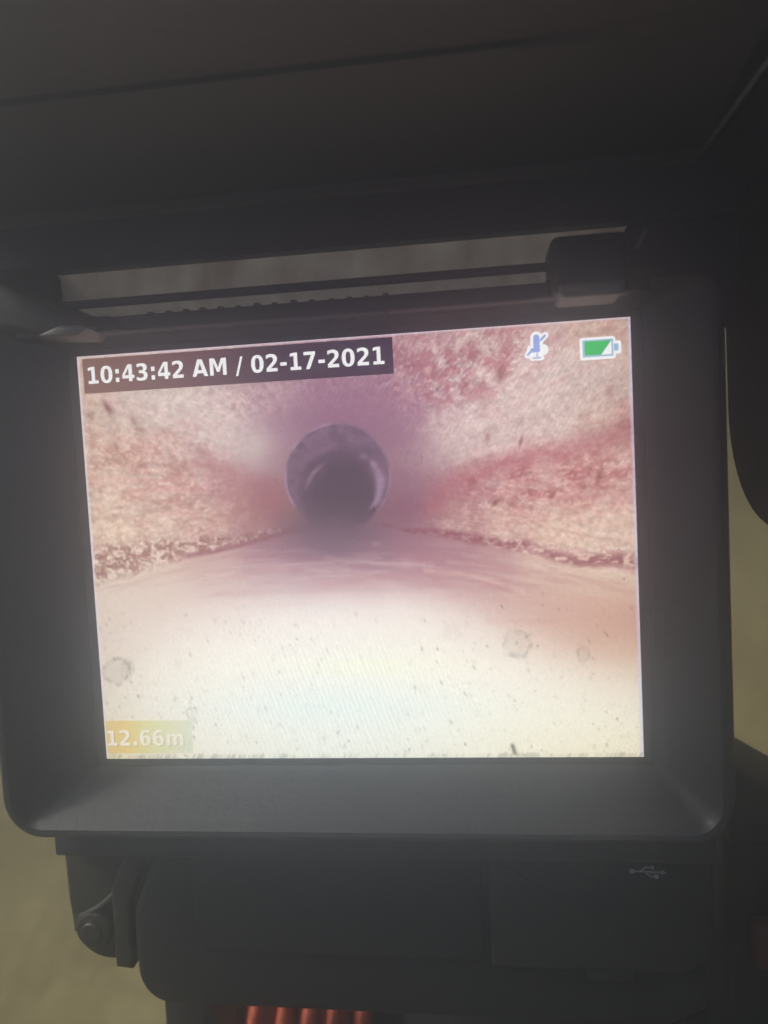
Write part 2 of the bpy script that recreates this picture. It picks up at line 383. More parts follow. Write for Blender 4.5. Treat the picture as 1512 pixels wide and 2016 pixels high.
# single scabs of rust
for (x, y, sx, sy, a, k) in ((212, 803, 6, 16, -0.5, .75), (228, 878, 4, 9, -0.5, .5), (365, 910, 4, 6, 0, .5), (262, 828, 4, 10, -.4, .5), (180, 815, 7, 8, 0, .35), (275, 845, 12, 6, .3, .4),
                            (340, 900, 12, 6, .6, .4), (400, 890, 16, 8, .5, .35), (1025, 870, 3, 10, .3, .8), (985, 735, 9, 20, .2, .6), (960, 860, 5, 9, .2, .5), (1088, 975, 4, 9, .6, .7), (975, 990, 4, 9, .7, .8),
                            (1180, 935, 6, 14, .4, .6), (1150, 960, 5, 10, .4, .5), (1200, 770, 8, 12, .2, .35), (460, 800, 4, 8, .1, .35), (550, 805, 5, 10, .1, .3), (930, 950, 12, 10, .5, .6)):
    ca, sa = math.cos(a), math.sin(a)
    qx = (X - x) * ca + (Y - y) * sa; qy = -(X - x) * sa + (Y - y) * ca
    mixc(np.exp(-((qx / sx) ** 2 + (qy / sy) ** 2)) * k * (0.6 + 0.8 * n_xy), (128, 78, 76))
# red stain along the right wall
db = poly_dist([(1290, 835), (1200, 862), (1110, 886), (1020, 905), (940, 930), (890, 958), (850, 1000)])
mixc(np.exp(-(db / 22) ** 2) * (0.35 + 0.8 * fbm(X / 26, Y / 14, 91, 3)) * 0.62, (170, 102, 112))
mixc(np.exp(-(poly_dist([(400, 905), (470, 945), (540, 985)]) / 26) ** 2) * 0.28, (168, 112, 118))
# debris lines where the water meets the pipe
dl = poly_y([(150, 1120), (230, 1105), (330, 1085), (430, 1068), (540, 1046), (620, 1034)])
hw = np.interp(X, [150, 230, 330, 420, 520, 580], [54, 50, 36, 21, 10, 5]); dl = dl + 30 * (fbm(X / 28, Y / 28, 133, 3) - 0.5) * np.interp(X, [150, 400, 560], [1, .7, .2])
band = sst(1.0, 0.35, np.abs(Y - dl) / hw) * (X < 615)
nd = fbm(X / 12.0, Y / 9.0, 131, 3)
nd = 0.5 + 0.8 * ((0.6 * nd + 0.4 * fbm(X / 5.0, Y / 5.0, 137, 2)) - 0.5)
mixc(band * sst(0.40, 0.62, nd) * 0.9, (146, 104, 96)); mixc(band * sst(0.49, 0.28, nd) * 0.6, (238, 224, 212))
mixc(np.exp(-((Y - poly_y([(330, 1100), (430, 1084), (500, 1066), (560, 1050), (620, 1036)])) / 5) ** 2) * sst(330, 380, X) * sst(615, 590, X) * (0.4 + n_xy * 0.6), (140, 88, 96))
dr = poly_dist([(735, 1030), (800, 1044), (880, 1051), (960, 1066), (1040, 1076), (1090, 1092), (1140, 1104), (1200, 1100), (1290, 1108)])
wr = np.interp(X, [740, 800, 900, 1040, 1260], [3, 5, 9, 12, 15])
nq = fbm(X / 11.0, Y / 7.0, 171, 3)
mixc(sst(1.7, 0.2, dr / wr) * sst(0.25, 0.62, nq) * 0.85, (138, 82, 92))
mixc(np.exp(-((Y - poly_y([(1040, 1070), (1120, 1084), (1200, 1082), (1290, 1086)])) / 8) ** 2) * sst(1030, 1060, X) * sst(0.48, 0.66, nq) * 0.6, (240, 226, 214))
mixc(np.exp(-((Y - poly_y([(1000, 1095), (1100, 1122), (1290, 1130)])) / 9) ** 2) * sst(1000, 1060, X) * sst(0.46, 0.6, fbm(X / 16, Y / 5, 191, 2)) * 0.45, (234, 216, 202))
# ripples in the water
for pts, w, k, col in (([(840, 1122), (900, 1128), (960, 1142), (1030, 1163)], 6, .6, (226, 200, 188)), ([(640, 1098), (730, 1108), (850, 1112)], 5, .45, (196, 168, 172)),
                       ([(880, 1104), (980, 1118)], 3, .4, (206, 172, 168)), ([(450, 1118), (560, 1112), (680, 1120)], 8, .35, (200, 178, 182)),
                       ([(650, 1152), (720, 1140), (800, 1138), (880, 1150)], 10, .40, (182, 130, 136)), ([(800, 1128), (900, 1134), (1000, 1160)], 9, .3, (176, 128, 138)), ([(600, 1122), (760, 1126)], 4, .3, (206, 180, 182)), ([(480, 1140), (600, 1138)], 6, .3, (208, 186, 186)), ([(960, 1222), (1090, 1226)], 9, .3, (192, 148, 140)),
                       ([(260, 1180), (400, 1140), (560, 1122)], 9, .3, (222, 204, 196)), ([(430, 1172), (620, 1160)], 8, .35, (188, 160, 164))):
    mixc(np.exp(-(poly_dist(pts) / w) ** 2) * k * 0.95 * (0.3 + 1.3 * fbm(X / 30, Y / 6, 211, 3)), col)
rip = fbm(X / 95 + Y / 60, (Y - 0.00028 * (X - 690) ** 2) / 9, 421, 3)
wz = sst(1055, 1090, Y) * sst(1215, 1150, Y)
mixc(sst(0.52, 0.72, rip) * wz * 0.26, (178, 128, 136)); mixc(sst(0.48, 0.30, rip) * wz * 0.20, (222, 202, 197))
# bright pool edge
pool = Y - np.polyval(np.polyfit([150, 300, 430, 560, 680, 800, 900, 980, 1090, 1280], [1330, 1262, 1210, 1184, 1174, 1172, 1192, 1236, 1292, 1345], 5), X)
pool = pool + 26 * (fbm(X / 60, Y / 30, 401, 3) - 0.5)
mixc(sst(-85, 80, pool) * 0.40 * sst(190, 340, X), (241, 238, 230))
mixc(np.exp(-(((X - 650) / 260) ** 2 + ((Y - 1390) / 40) ** 2)) * 0.6, (222, 236, 234))
mixc(np.exp(-(((X - 720) / 160) ** 2 + ((Y - 1312) / 16) ** 2)) * 0.5, (238, 242, 216))
# the dark pipe mouth and its joint rings
def ell(cx, cy, rx, ry): return np.hypot((X - cx) / rx, (Y - cy) / ry)
e1 = ell(665, 938, 103, 104)
inside = sst(1.05, 0.95, e1)
dk = np.clip(inside, 0, 1) * sst(1065, 1015, Y)
mixc(dk * 0.9, (119, 100, 117))
mixc(dk * sst(0.45, 0.7, fbm(X / 16, Y / 12, 261, 3)) * sst(930, 860, Y) * 0.5, (138, 116, 136)); mixc(dk * sst(0.5, 0.35, fbm(X / 16, Y / 12, 261, 3)) * 0.45, (104, 90, 106))
mixc(dk * np.exp(-(((X - 725) / 30) ** 2 + ((Y - 890) / 16) ** 2)) * 0.6, (108, 94, 110))
e3 = ell(668, 966, 78, 80)
mixc(sst(1.12, 0.88, e3) * dk * 0.8, (98, 84, 98))
rimw = np.exp(-((e1 - 1.0) * 100 / 2.4) ** 2) * (0.25 + 0.75 * sst(0.3, 0.7, vnoise(ang * 5 + 3, ang * 0, 231))) * sst(1015, 985, Y)
mixc(rimw * (0.62 - 0.3 * (X > 665)) * (0.5 + n_xy), (182, 158, 184))
a3 = np.arctan2(Y - 966, X - 668)
cres = np.exp(-((ell(672, 972, 70, 66) - 1.0) * 68 / 4.5) ** 2)
mixc(cres * np.exp(-((a3 + 2.6) / 0.42) ** 2) * 0.7 * (0.4 + 1.2 * n_xy), (156, 130, 152))
mixc(np.exp(-(poly_dist([(735, 912), (750, 945), (744, 985), (718, 1012)]) / np.interp(Y, [905, 945, 985, 1012], [5, 10, 7, 4])) ** 2) * (0.45 + 0.75 * fbm(X / 11, Y / 11, 251, 3)) * 0.95, (166, 142, 168))
mixc(np.exp(-(((X - 716) / 8) ** 2 + ((Y - 899) / 6) ** 2)) * 0.5, (160, 138, 166))
mixc(sst(1.12, 0.88, ell(676, 976, 62, 64) + 0.25 * (fbm(X / 18, Y / 18, 267, 2) - 0.5)) * 0.9, (93, 82, 93))
mixc(np.exp(-(((X - 652) / 84) ** 2 + ((Y - 1038) / 40) ** 2) ** 1.3) * 0.93, (104, 90, 102)); mixc(np.exp(-(((X - 640) / 150) ** 2 + ((Y - 1062) / 34) ** 2)) * 0.5, (128, 102, 116))
mixc(np.exp(-(((X - 652) / 54) ** 2 + ((Y - 1072) / 22) ** 2)) * 0.5, (124, 106, 120))
for (x, y, s, k) in ((740, 1070, 8, .35), (800, 1107, 16, .35)):
    mixc(np.exp(-(((X - x) / s) ** 2 + ((Y - y) / (s * .6)) ** 2)) * k, (196, 170, 182))
# dried drops and specks of dirt on the cover glass
for (x, y, rx, ry, k) in ((230, 1322, 25, 24, .8), (250, 1318, 12, 20, .4), (1017, 1268, 26, 26, .65), (1149, 1288, 12, 16, .7), (378, 1405, 10, 13, .6), (815, 900, 17, 15, .5), (1226, 772, 12, 13, .35), (868, 1014, 12, 9, .5), (1230, 728, 8, 8, .6), (890, 1245, 14, 14, .35), (345, 1308, 10, 7, .35)):
    e = ell(x, y, rx, ry) + (n_xy - 0.5) * 0.6
    mul(1 - k * 0.26 * np.exp(-((e - 1) / 0.13) ** 2) * sst(0.2, 0.75, fbm(X / 9, Y / 9, 271, 3)))
    mul(1 - 0.06 * k * sst(1.05, 0.9, e))
for k in range(560):
    x = nr.uniform(190, 1265); y = 1490 - 300 * nr.random() ** 1.2 if k < 490 else nr.uniform(660, 1490)
    s = nr.uniform(0.9, 1.7); ln = nr.uniform(1.0, 2.8); st = 0.07 + 0.36 * nr.random() ** 1.8
    uc = int(np.clip((x - 150) / 1120, 0, 1) * NX); vc = int(np.clip((y - 660) / 830, 0, 1) * NY)
    sl = (slice(max(0, vc - 50), vc + 50), slice(max(0, uc - 50), uc + 50))
    d = ((X[sl] - x - (Y[sl] - y) * 0.35) / s) ** 2 + ((Y[sl] - y) / (s * ln)) ** 2
    C[sl] *= (1 - st * np.exp(-d))[..., None]
mul(1 - 0.5 * np.exp(-(poly_dist([(1009, 1468), (1014, 1482)]) / 4) ** 2))
# pixel structure and moire of the panel
fine = nr.normal(0, 1, X.shape)
moire = np.sin((X * 0.86 + Y * 0.50) * 2 * math.pi / 8.6) * (0.25 + 0.75 * sst(500, 900, X - 0.5 * Y + 500)) * sst(1100, 700, Y)
moire2 = np.sin((X * 0.93 - Y * 0.37) * 2 * math.pi / 9.2) * np.exp(-(((X - 640) / 330) ** 2 + ((Y - 1380) / 150) ** 2))
mul(1 + 0.022 * fine + 0.022 * moire + 0.030 * moire2)
# white fringe along the left, top and right borders, ragged dirt along the bottom
jag = vnoise(Y / 5, Y * 0, 301); jagx = vnoise(X / 4 + Y / 9, X * 0, 311) * 0.6 + 0.4 * vnoise(X / 30, X * 0, 313)
mixc(sst(0.0085, 0.003, uu + 0.003 * jag) * 0.75, (226, 220, 232)); mixc(sst(0.006, 0.001, vv) * 0.8, (226, 214, 230)); mixc(sst(0.994, 0.998, uu + 0.002 * jag) * 0.6, (206, 204, 236))
mul(1 - 0.16 * sst(0.993, 1.0, vv + 0.010 * jagx) * sst(0.35, 0.8, jagx))
C = np.clip(C, 0, 252) / 255
LIN = np.where(C <= 0.04045, C / 12.92, ((C + 0.055) / 1.055) ** 2.4)
VEIL = np.array((0.045, 0.044, 0.048))
LIN = np.clip(LIN - VEIL, 0.0, None) * np.array((1.03, 1.0, 0.965))

def display_mesh():
    me = bpy.data.meshes.new('display')
    xs = (uu - 0.5) * SW * MM; zs = (0.5 - vv) * SH * MM
    co = np.stack([xs, np.zeros_like(xs), zs], -1).reshape(-1, 3)
    idx = np.arange(NX * NY).reshape(NY, NX)
    f = np.stack([idx[1:, :-1], idx[1:, 1:], idx[:-1, 1:], idx[:-1, :-1]], -1).reshape(-1, 4)
    me.vertices.add(len(co)); me.vertices.foreach_set('co', co.ravel())
    me.loops.add(f.size); me.loops.foreach_set('vertex_index', f.ravel().astype(np.int32))
    me.polygons.add(len(f)); me.polygons.foreach_set('loop_start', np.arange(0, f.size, 4, dtype=np.int32))
    me.update(calc_edges=True); me.validate()
    at = me.color_attributes.new('picture', 'FLOAT_COLOR', 'POINT')
    rgba = np.ones((NX * NY, 4)); rgba[:, :3] = LIN.reshape(-1, 3)
    at.data.foreach_set('color', rgba.ravel().astype(np.float32))
    return me
def display_mat():
    m, n, l, b = new_mat('lit_display')
    a = n.new('ShaderNodeAttribute'); a.attribute_name = 'picture'
    tc = n.new('ShaderNodeTexCoord'); nz = n.new('ShaderNodeTexNoise'); nz.inputs['Scale'].default_value = 1600; nz.inputs['Detail'].default_value = 1
    l.new(tc.outputs['Object'], nz.inputs['Vector'])
    mr = n.new('ShaderNodeMapRange'); mr.inputs[3].default_value = 0.95; mr.inputs[4].default_value = 1.05; l.new(nz.outputs[0], mr.inputs[0])
    mx = n.new('ShaderNodeVectorMath'); mx.operation = 'SCALE'; l.new(a.outputs['Color'], mx.inputs[0]); l.new(mr.outputs[0], mx.inputs['Scale'])
    l.new(mx.outputs[0], b.inputs['Emission Color']); b.inputs['Emission Strength'].default_value = SCREEN_POWER
    dk_ = n.new('ShaderNodeVectorMath'); dk_.operation = 'SCALE'; dk_.inputs['Scale'].default_value = 0.06; l.new(mx.outputs[0], dk_.inputs[0]); l.new(dk_.outputs[0], b.inputs['Base Color']); b.inputs['Roughness'].default_value = 0.45; b.inputs['Specular IOR Level'].default_value = 0.2
    return m
def glow(name, col, k=1.0):
    """flat tint shown by the panel (sRGB 0-255)"""
    m, n, l, b = new_mat(name)
    c = np.array(col) / 255; c = np.where(c <= 0.04045, c / 12.92, ((c + 0.055) / 1.055) ** 2.4); c = np.clip(c - VEIL, 0.0, None) * 1.0
    tc = n.new('ShaderNodeTexCoord'); nz = n.new('ShaderNodeTexNoise'); nz.inputs['Scale'].default_value = 900; nz.inputs['Detail'].default_value = 2
    l.new(tc.outputs['Object'], nz.inputs['Vector'])
    mr = n.new('ShaderNodeMapRange'); mr.inputs[3].default_value = 0.92; mr.inputs[4].default_value = 1.08; l.new(nz.outputs[0], mr.inputs[0])
    mx = n.new('ShaderNodeVectorMath'); mx.operation = 'SCALE'; mx.inputs[0].default_value = c; l.new(mr.outputs[0], mx.inputs['Scale'])
    l.new(mx.outputs[0], b.inputs['Emission Color']); b.inputs['Emission Strength'].default_value = SCREEN_POWER * k
    dk_ = n.new('ShaderNodeVectorMath'); dk_.operation = 'SCALE'; dk_.inputs['Scale'].default_value = 0.06; l.new(mx.outputs[0], dk_.inputs[0]); l.new(dk_.outputs[0], b.inputs['Base Color']); b.inputs['Roughness'].default_value = 0.5; b.inputs['Specular IOR Level'].default_value = 0.2
    return m
def glow_ramp(name, stops):
    """tint varying along the plate's length: the picture showing through the caption plate"""
    m = glow(name, stops[0][1]); n = m.node_tree.nodes; l = m.node_tree.links
    tc = n.new('ShaderNodeTexCoord'); sp = n.new('ShaderNodeSeparateXYZ'); l.new(tc.outputs['Generated'], sp.inputs[0])
    nz = n.new('ShaderNodeTexNoise'); nz.inputs['Scale'].default_value = 9; nz.inputs['Detail'].default_value = 4; l.new(tc.outputs['Generated'], nz.inputs['Vector'])
    ma = n.new('ShaderNodeMath'); ma.operation = 'MULTIPLY_ADD'; ma.inputs[1].default_value = 0.16; ma.inputs[2].default_value = -0.08; l.new(nz.outputs[0], ma.inputs[0])
    ad = n.new('ShaderNodeMath'); l.new(sp.outputs[0], ad.inputs[0]); l.new(ma.outputs[0], ad.inputs[1])
    cr = n.new('ShaderNodeValToRGB'); l.new(ad.outputs[0], cr.inputs[0])
    for i, (p, col) in enumerate(stops):
        c = np.array(col) / 255; c = np.where(c <= 0.04045, c / 12.92, ((c + 0.055) / 1.055) ** 2.4); c = np.clip(c - VEIL, 0, None) * 1.0
        e = cr.color_ramp.elements[i] if i < 2 else cr.color_ramp.elements.new(p)
        e.position = p; e.color = (*c, 1)
    sc = [x for x in n if x.bl_idname == 'ShaderNodeVectorMath'][0]
    l.new(cr.outputs[0], sc.inputs[0])
    return m

disp = link('display', display_mesh(), display_mat(), mon, smooth=False)
disp['label'] = 'lit colour display showing the inside of a pipe with water'

def flat(name, polys, y, mat, parent):
    """flat print on the panel: list of (outline, holes) in millimetres (x, z), laid at depth y"""
    bm = bmesh.new()
    for k, (outl, holes) in enumerate(polys):
        rings = [[Vector((p[0], p[1], 0)) for p in r] for r in [outl] + holes]
        fl = [p for r in rings for p in r]
        vs = [bm.verts.new((p.x * MM, (y - 0.004 * k) * MM, p.y * MM)) for p in fl]
        for t in tessellate_polygon(rings):
            try: fc = bm.faces.new([vs[i] for i in t])
            except ValueError: continue
            fc.normal_update()
            if fc.normal.y > 0: fc.normal_flip()
    me = bpy.data.meshes.new(name); bm.to_mesh(me); bm.free()
    return link(name, me, mat, parent, smooth=False)

# heavy sans-serif numerals drawn as outlines (2048 units to the em)
GL = {
 '1': (1425, "M240 266 L580 266 L580 1231 L231 1159 L231 1421 L578 1493 L944 1493 L944 266 L1284 266 L1284 0 L240 0 Z"),
 '4': (1425, "M754 1176 L332 551 L754 551 Z M690 1493 L1118 1493 L1118 551 L1331 551 L1331 272 L1118 272 L1118 0 L754 0 L754 272 L92 272 L92 602 Z"),
 '7': (1425, "M137 1493 L1262 1493 L1262 1276 L680 0 L305 0 L856 1210 L137 1210 Z"),
 '2': (1425, "M590 283 L1247 283 L1247 0 L162 0 L162 283 L707 764 Q780 830 815 893 Q850 956 850 1024 Q850 1129 780 1193 Q709 1257 592 1257 Q502 1257 395 1218 Q288 1180 166 1104 L166 1432 Q296 1475 423 1497 Q550 1520 672 1520 Q940 1520 1088 1402 Q1237 1284 1237 1073 Q1237 951 1174 845 Q1111 740 909 563 Z"),
 '3': (1425, "M954 805 Q1105 766 1183 669 Q1262 573 1262 424 Q1262 202 1092 86 Q922 -29 596 -29 Q481 -29 365 -10 Q250 8 137 45 L137 342 Q245 288 351 260 Q458 233 561 233 Q714 233 795 286 Q877 339 877 438 Q877 540 793 592 Q710 645 547 645 L393 645 L393 893 L555 893 Q700 893 771 938 Q842 984 842 1077 Q842 1163 773 1210 Q704 1257 578 1257 Q485 1257 390 1236 Q295 1215 201 1174 L201 1456 Q315 1488 427 1504 Q539 1520 647 1520 Q938 1520 1082 1424 Q1227 1329 1227 1137 Q1227 1006 1158 922 Q1089 839 954 805 Z"),
 '0': (1425, "M942 748 Q942 1028 889 1142 Q837 1257 713 1257 Q589 1257 536 1142 Q483 1028 483 748 Q483 465 536 349 Q589 233 713 233 Q836 233 889 349 Q942 465 942 748 Z M1327 745 Q1327 374 1167 172 Q1007 -29 713 -29 Q418 -29 258 172 Q98 374 98 745 Q98 1117 258 1318 Q418 1520 713 1520 Q1007 1520 1167 1318 Q1327 1117 1327 745 Z"),
 '6': (1425, "M741 731 Q640 731 589 666 Q539 601 539 471 Q539 341 589 276 Q640 211 741 211 Q842 211 893 276 Q944 341 944 471 Q944 601 893 666 Q842 731 741 731 Z M1200 1454 L1200 1178 Q1106 1222 1023 1243 Q940 1265 861 1265 Q691 1265 596 1170 Q501 1076 485 890 Q550 938 626 962 Q702 986 792 986 Q1018 986 1156 853 Q1311 721 1311 496 Q1311 258 1155 114 Q999 -29 737 -29 Q448 -29 289 166 Q115 361 115 720 Q115 1088 300 1299 Q485 1520 805 1520 Q907 1520 1003 1503 Q1099 1487 1200 1454 Z"),
 'A': (1585, "M588 549 L997 549 L793 1143 Z M1094 272 L492 272 L397 0 L10 0 L563 1493 L1022 1493 L1575 0 L1188 0 Z"),
 'M': (2038, "M188 1493 L678 1493 L1018 694 L1360 1493 L1849 1493 L1849 0 L1485 0 L1485 1092 L1141 287 L897 287 L553 1092 L553 0 L188 0 Z"),
 '/': (748, "M526 1493 L748 1493 L221 -190 L0 -190 Z"), '-': (850, "M111 735 L739 735 L739 444 L111 444 Z"),
 ':': (819, "M229 1147 L588 1147 L588 762 L229 762 Z M229 387 L588 387 L588 0 L229 0 Z"), '.': (778, "M209 387 L569 387 L569 0 L209 0 Z"),
 'm': (2134, "M1210 934 Q1278 1038 1371 1092 Q1465 1147 1577 1147 Q1770 1147 1871 1028 Q1972 909 1972 682 L1972 0 L1612 0 L1612 584 Q1614 625 1614 651 Q1614 770 1579 823 Q1544 877 1466 877 Q1364 877 1308 793 Q1253 709 1251 550 L1251 0 L891 0 L891 584 Q891 770 859 823 Q827 877 745 877 Q642 877 586 792 Q530 708 530 552 L530 0 L170 0 L170 1120 L530 1120 L530 956 Q596 1051 681 1099 Q767 1147 870 1147 Q986 1147 1075 1091 Q1164 1035 1210 934 Z"),
 ' ': (713, "")}
def glyph(ch):
    adv, d = GL[ch]; rings = []; t = d.split(); i = 0
    toks = d.replace('M', ' M ').replace('L', ' L ').replace('Q', ' Q ').replace('Z', ' Z ').split()
    while i < len(toks):
        k = toks[i]
        if k == 'M': cur = [(float(toks[i + 1]), float(toks[i + 2]))]; i += 3
        elif k == 'L': cur.append((float(toks[i + 1]), float(toks[i + 2]))); i += 3
        elif k == 'Q':
            x0, y0 = cur[-1]; a, b, c, e = map(float, toks[i + 1:i + 5])
            for s in (0.25, 0.5, 0.75, 1.0):
                cur.append(((1 - s) ** 2 * x0 + 2 * s * (1 - s) * a + s * s * c, (1 - s) ** 2 * y0 + 2 * s * (1 - s) * b + s * s * e))
            i += 5
        else:
            if cur[0] == cur[-1]: cur.pop()
            rings.append(cur); i += 1
    return adv, rings
def text_polys(s, x, z, sx, sz):
    out = []; pen = 0
    for ch in s:
        adv, rings = glyph(ch)
        rings = [[(x + (pen + p[0]) * sx, z + p[1] * sz) for p in r] for r in rings]
        if ch in '046A': out.append((rings[1], [rings[0]]))
        else: out += [(r, []) for r in rings]
        pen += adv
    return out
def box_poly(x0, x1, z0, z1): return ([(x0, z0), (x1, z0), (x1, z1), (x0, z1)], [])

white = glow('panel_white', (248, 248, 248)); cap = glow_ramp('panel_caption_tint', [(0.0, (138, 106, 98)), (0.62, (84, 70, 80)), (0.35, (116, 88, 92)), (1.0, (76, 66, 80))])
flat('time_caption_bar', [box_poly(-56.4, 10.55, 36.15, 43.55)], -0.06, cap, disp)
flat('time_lettering', text_polys('10:43:42 AM / 02-17-2021', -55.75, 38.2, 0.002175, 0.00238), -0.16, white, disp)
plate = glow_ramp('panel_distance_tint', [(0.0, (224, 196, 140)), (0.5, (218, 212, 160)), (0.25, (228, 200, 130)), (1.0, (216, 218, 196))])
flat('distance_caption_bar', [box_poly(-57.3, -37.5, -42.9, -35.55)], -0.06, plate, disp)
shade = glow('panel_letter_shadow', (186, 172, 140)); pale = glow('panel_pale_lettering', (238, 230, 214))
flat('lettering_outline', text_polys('12.66m', -57.35, -41.25, 0.00213, 0.00232), -0.12, shade, disp)
flat('distance_lettering', text_polys('12.66m', -57.5, -41.1, 0.00213, 0.00232), -0.2, pale, disp)

blue = glow('panel_blue', (150, 170, 226)); green = glow('panel_green', (66, 190, 104)); gblue = glow('panel_grey_blue', (160, 190, 216))
bat = flat('battery_symbol', [(rrect(47.7, 54.6, 36.25, 40.65, 0.5, 4), []), (rrect(53.6, 55.7, 37.2, 39.7, 0.35, 4), [])], -0.06, white, disp)
flat('battery_outline', [box_poly(48.25, 54.15, 36.8, 40.15), box_poly(54.25, 55.15, 37.75, 39.15)], -0.14, gblue, disp)
flat('battery_charge', [([(48.65, 37.15), (51.7, 37.15), (53.75, 39.85), (48.65, 39.85)], [])], -0.22, green, disp)
flat('battery_empty', [([(51.85, 37.15), (53.8, 37.15), (53.8, 39.75)], [])], -0.22, white, disp)
def capsule(x0, z0, x1, z1, r, n=8):
    a = math.atan2(z1 - z0, x1 - x0); pts = []
    for k in range(n + 1):
        q = a - math.pi / 2 + math.pi * k / n; pts.append((x1 + r * math.cos(q), z1 + r * math.sin(q)))
    for k in range(n + 1):
        q = a + math.pi / 2 + math.pi * k / n; pts.append((x0 + r * math.cos(q), z0 + r * math.sin(q)))
    return (pts, [])
flat('microphone_symbol', [capsule(39.35, 39.2, 39.35, 41.4, 1.2), capsule(37.5, 38.0, 41.1, 41.75, 0.62), capsule(38.5, 38.9, 40.5, 38.9, 1.15), capsule(38.4, 37.35, 40.3, 37.35, 0.5), capsule(39.4, 37.5, 39.4, 39, 0.6)], -0.06, white, disp)
flat('microphone_blue', [capsule(39.35, 39.4, 39.35, 41.35, 0.62), capsule(37.6, 38.1, 38.6, 39.15, 0.22), capsule(40.2, 40.8, 41.0, 41.6, 0.24), capsule(38.5, 38.9, 39.6, 38.9, 0.45)], -0.14, blue, disp)
flat('microphone_foot', [capsule(38.6, 37.35, 40.0, 37.35, 0.16), capsule(39.4, 37.4, 39.4, 38.2, 0.14)], -0.14, gblue, disp)
# ------------------------------------------------------------------ hinge side: an open gap under the hood, added teeth, rod, knuckles
slab('frosted_strip', [(-72, 49.0), (62, 49.0), (62, 66.0), (-72, 66.0)], 6.4, 7.2, 0.2, M['frosted'], mon)
# added teeth on the ridge, shaped to imitate a comb-like reflection
def reflection_tooth_mesh():
    bm = bmesh.new()
    prof = [(-1.0, 0), (-0.8, 0.8), (-0.45, 1.4), (0.4, 1.4), (0.75, 0.8), (1.0, 0)]
    a = [bm.verts.new((x * MM, -0.9 * MM, z * MM)) for x, z in prof]; c = [bm.verts.new((x * MM, 0.6 * MM, z * 1.05 * MM)) for x, z in prof]
    bm.faces.new(a); bm.faces.new(c[::-1])
    for i in range(6): bm.faces.new((a[i], a[(i + 1) % 6], c[(i + 1) % 6], c[i]))
    return bm_mesh('reflection_tooth', bm)
tm = reflection_tooth_mesh(); tm.materials.append(M['reflection_tooth'])
foot = slab('top_ridge', [(-66, 47.0), (60, 47.0), (60, 50.3), (-66, 50.3)], -8.9, 5.2, 1.3, M['gloss'], mon, seg=5)
for k in range(14):
    t = bpy.data.objects.new('reflection_tooth', tm); COL.objects.link(t); t.parent = foot
    t.location = ((-38.5 + 3.75 * k + random.uniform(-.2, .2)) * MM, -3.6 * MM, (50.1 + random.uniform(-.15, .15) - 0.012 * k) * MM)
tube('hinge_rod', [(-66, -3.4, 54.2), (62, -3.4, 54.2)], 0.9, M['rod'], mon, 14)

def knuckle(cx):
    k = slab('hinge_knuckle', rrect(cx - 7.0, cx + 7.0, 46.6, 57.4, (2.2, 2.2, 1.6, 1.6), 5), -13.5, -1.0, 1.9, M['knuckle'], mon, seg=4)
    slab('knuckle_web', [(cx - 9.6, 47.2), (cx + 9.6, 47.2), (cx + 7.6, 50.4), (cx - 7.6, 50.4)], -9.8, -4.0, 0.5, M['case'], k)
    slab('knuckle_lit_lip', rrect(cx - 5.8, cx + 5.8, 46.0, 48.6, (1.0, 1.0, 0.5, 0.5), 4), -13.8, -4, 0.7, M['lit_edge'], k)  # pale lip paints the screen's light along the knuckle's lower edge
    return k
kR = knuckle(48.4)
# the left one is tapered and runs on to the case's edge
kL = slab('hinge_knuckle', [(-84, 59.5), (-84, 53.6), (-66, 48.6), (-60, 46.9), (-49.8, 46.5), (-47.6, 47.9), (-47.4, 49.2), (-51.5, 51.8), (-59.5, 55.0), (-66, 58.4), (-70, 59.6)], -13.0, -1.0, 1.5, M['knuckle'], mon, seg=4)
slab('knuckle_lit_lip', [(-58.5, 46.5), (-49.8, 46.0), (-48.0, 47.3), (-48.4, 48.0), (-54, 48.1)], -13.4, -4.0, 0.5, M['lit_edge'], kL)  # lit lower edge painted as a pale lip
slab('knuckle_web', [(-62, 47.0), (-42.5, 47.2), (-45.5, 50.2), (-62, 50.4)], -9.8, -4.0, 0.5, M['case'], kL)
slab('hinge_block', rrect(58.2, 79.0, 42.0, 63.2, 1.0, 3), 3.2, 14, 0.8, M['case'], mon)
slab('hinge_block', rrect(-86, -63.5, 42.0, 63.2, 1.0, 3), 3.2, 14, 0.8, M['case'], mon)
tube('hinge_highlight', [(57.2, -9.0, 54.8), (59.0, -9.6, 58.0)], 0.42, M['lit_edge'], kR, 8)  # pale bar standing in for a highlight on the hinge edge
tube('hinge_highlight', [(-73.2, -13.3, 56.2), (-68.4, -13.3, 54.9)], 0.36, M['lit_edge'], kL, 8)  # same painted highlight on the left hinge

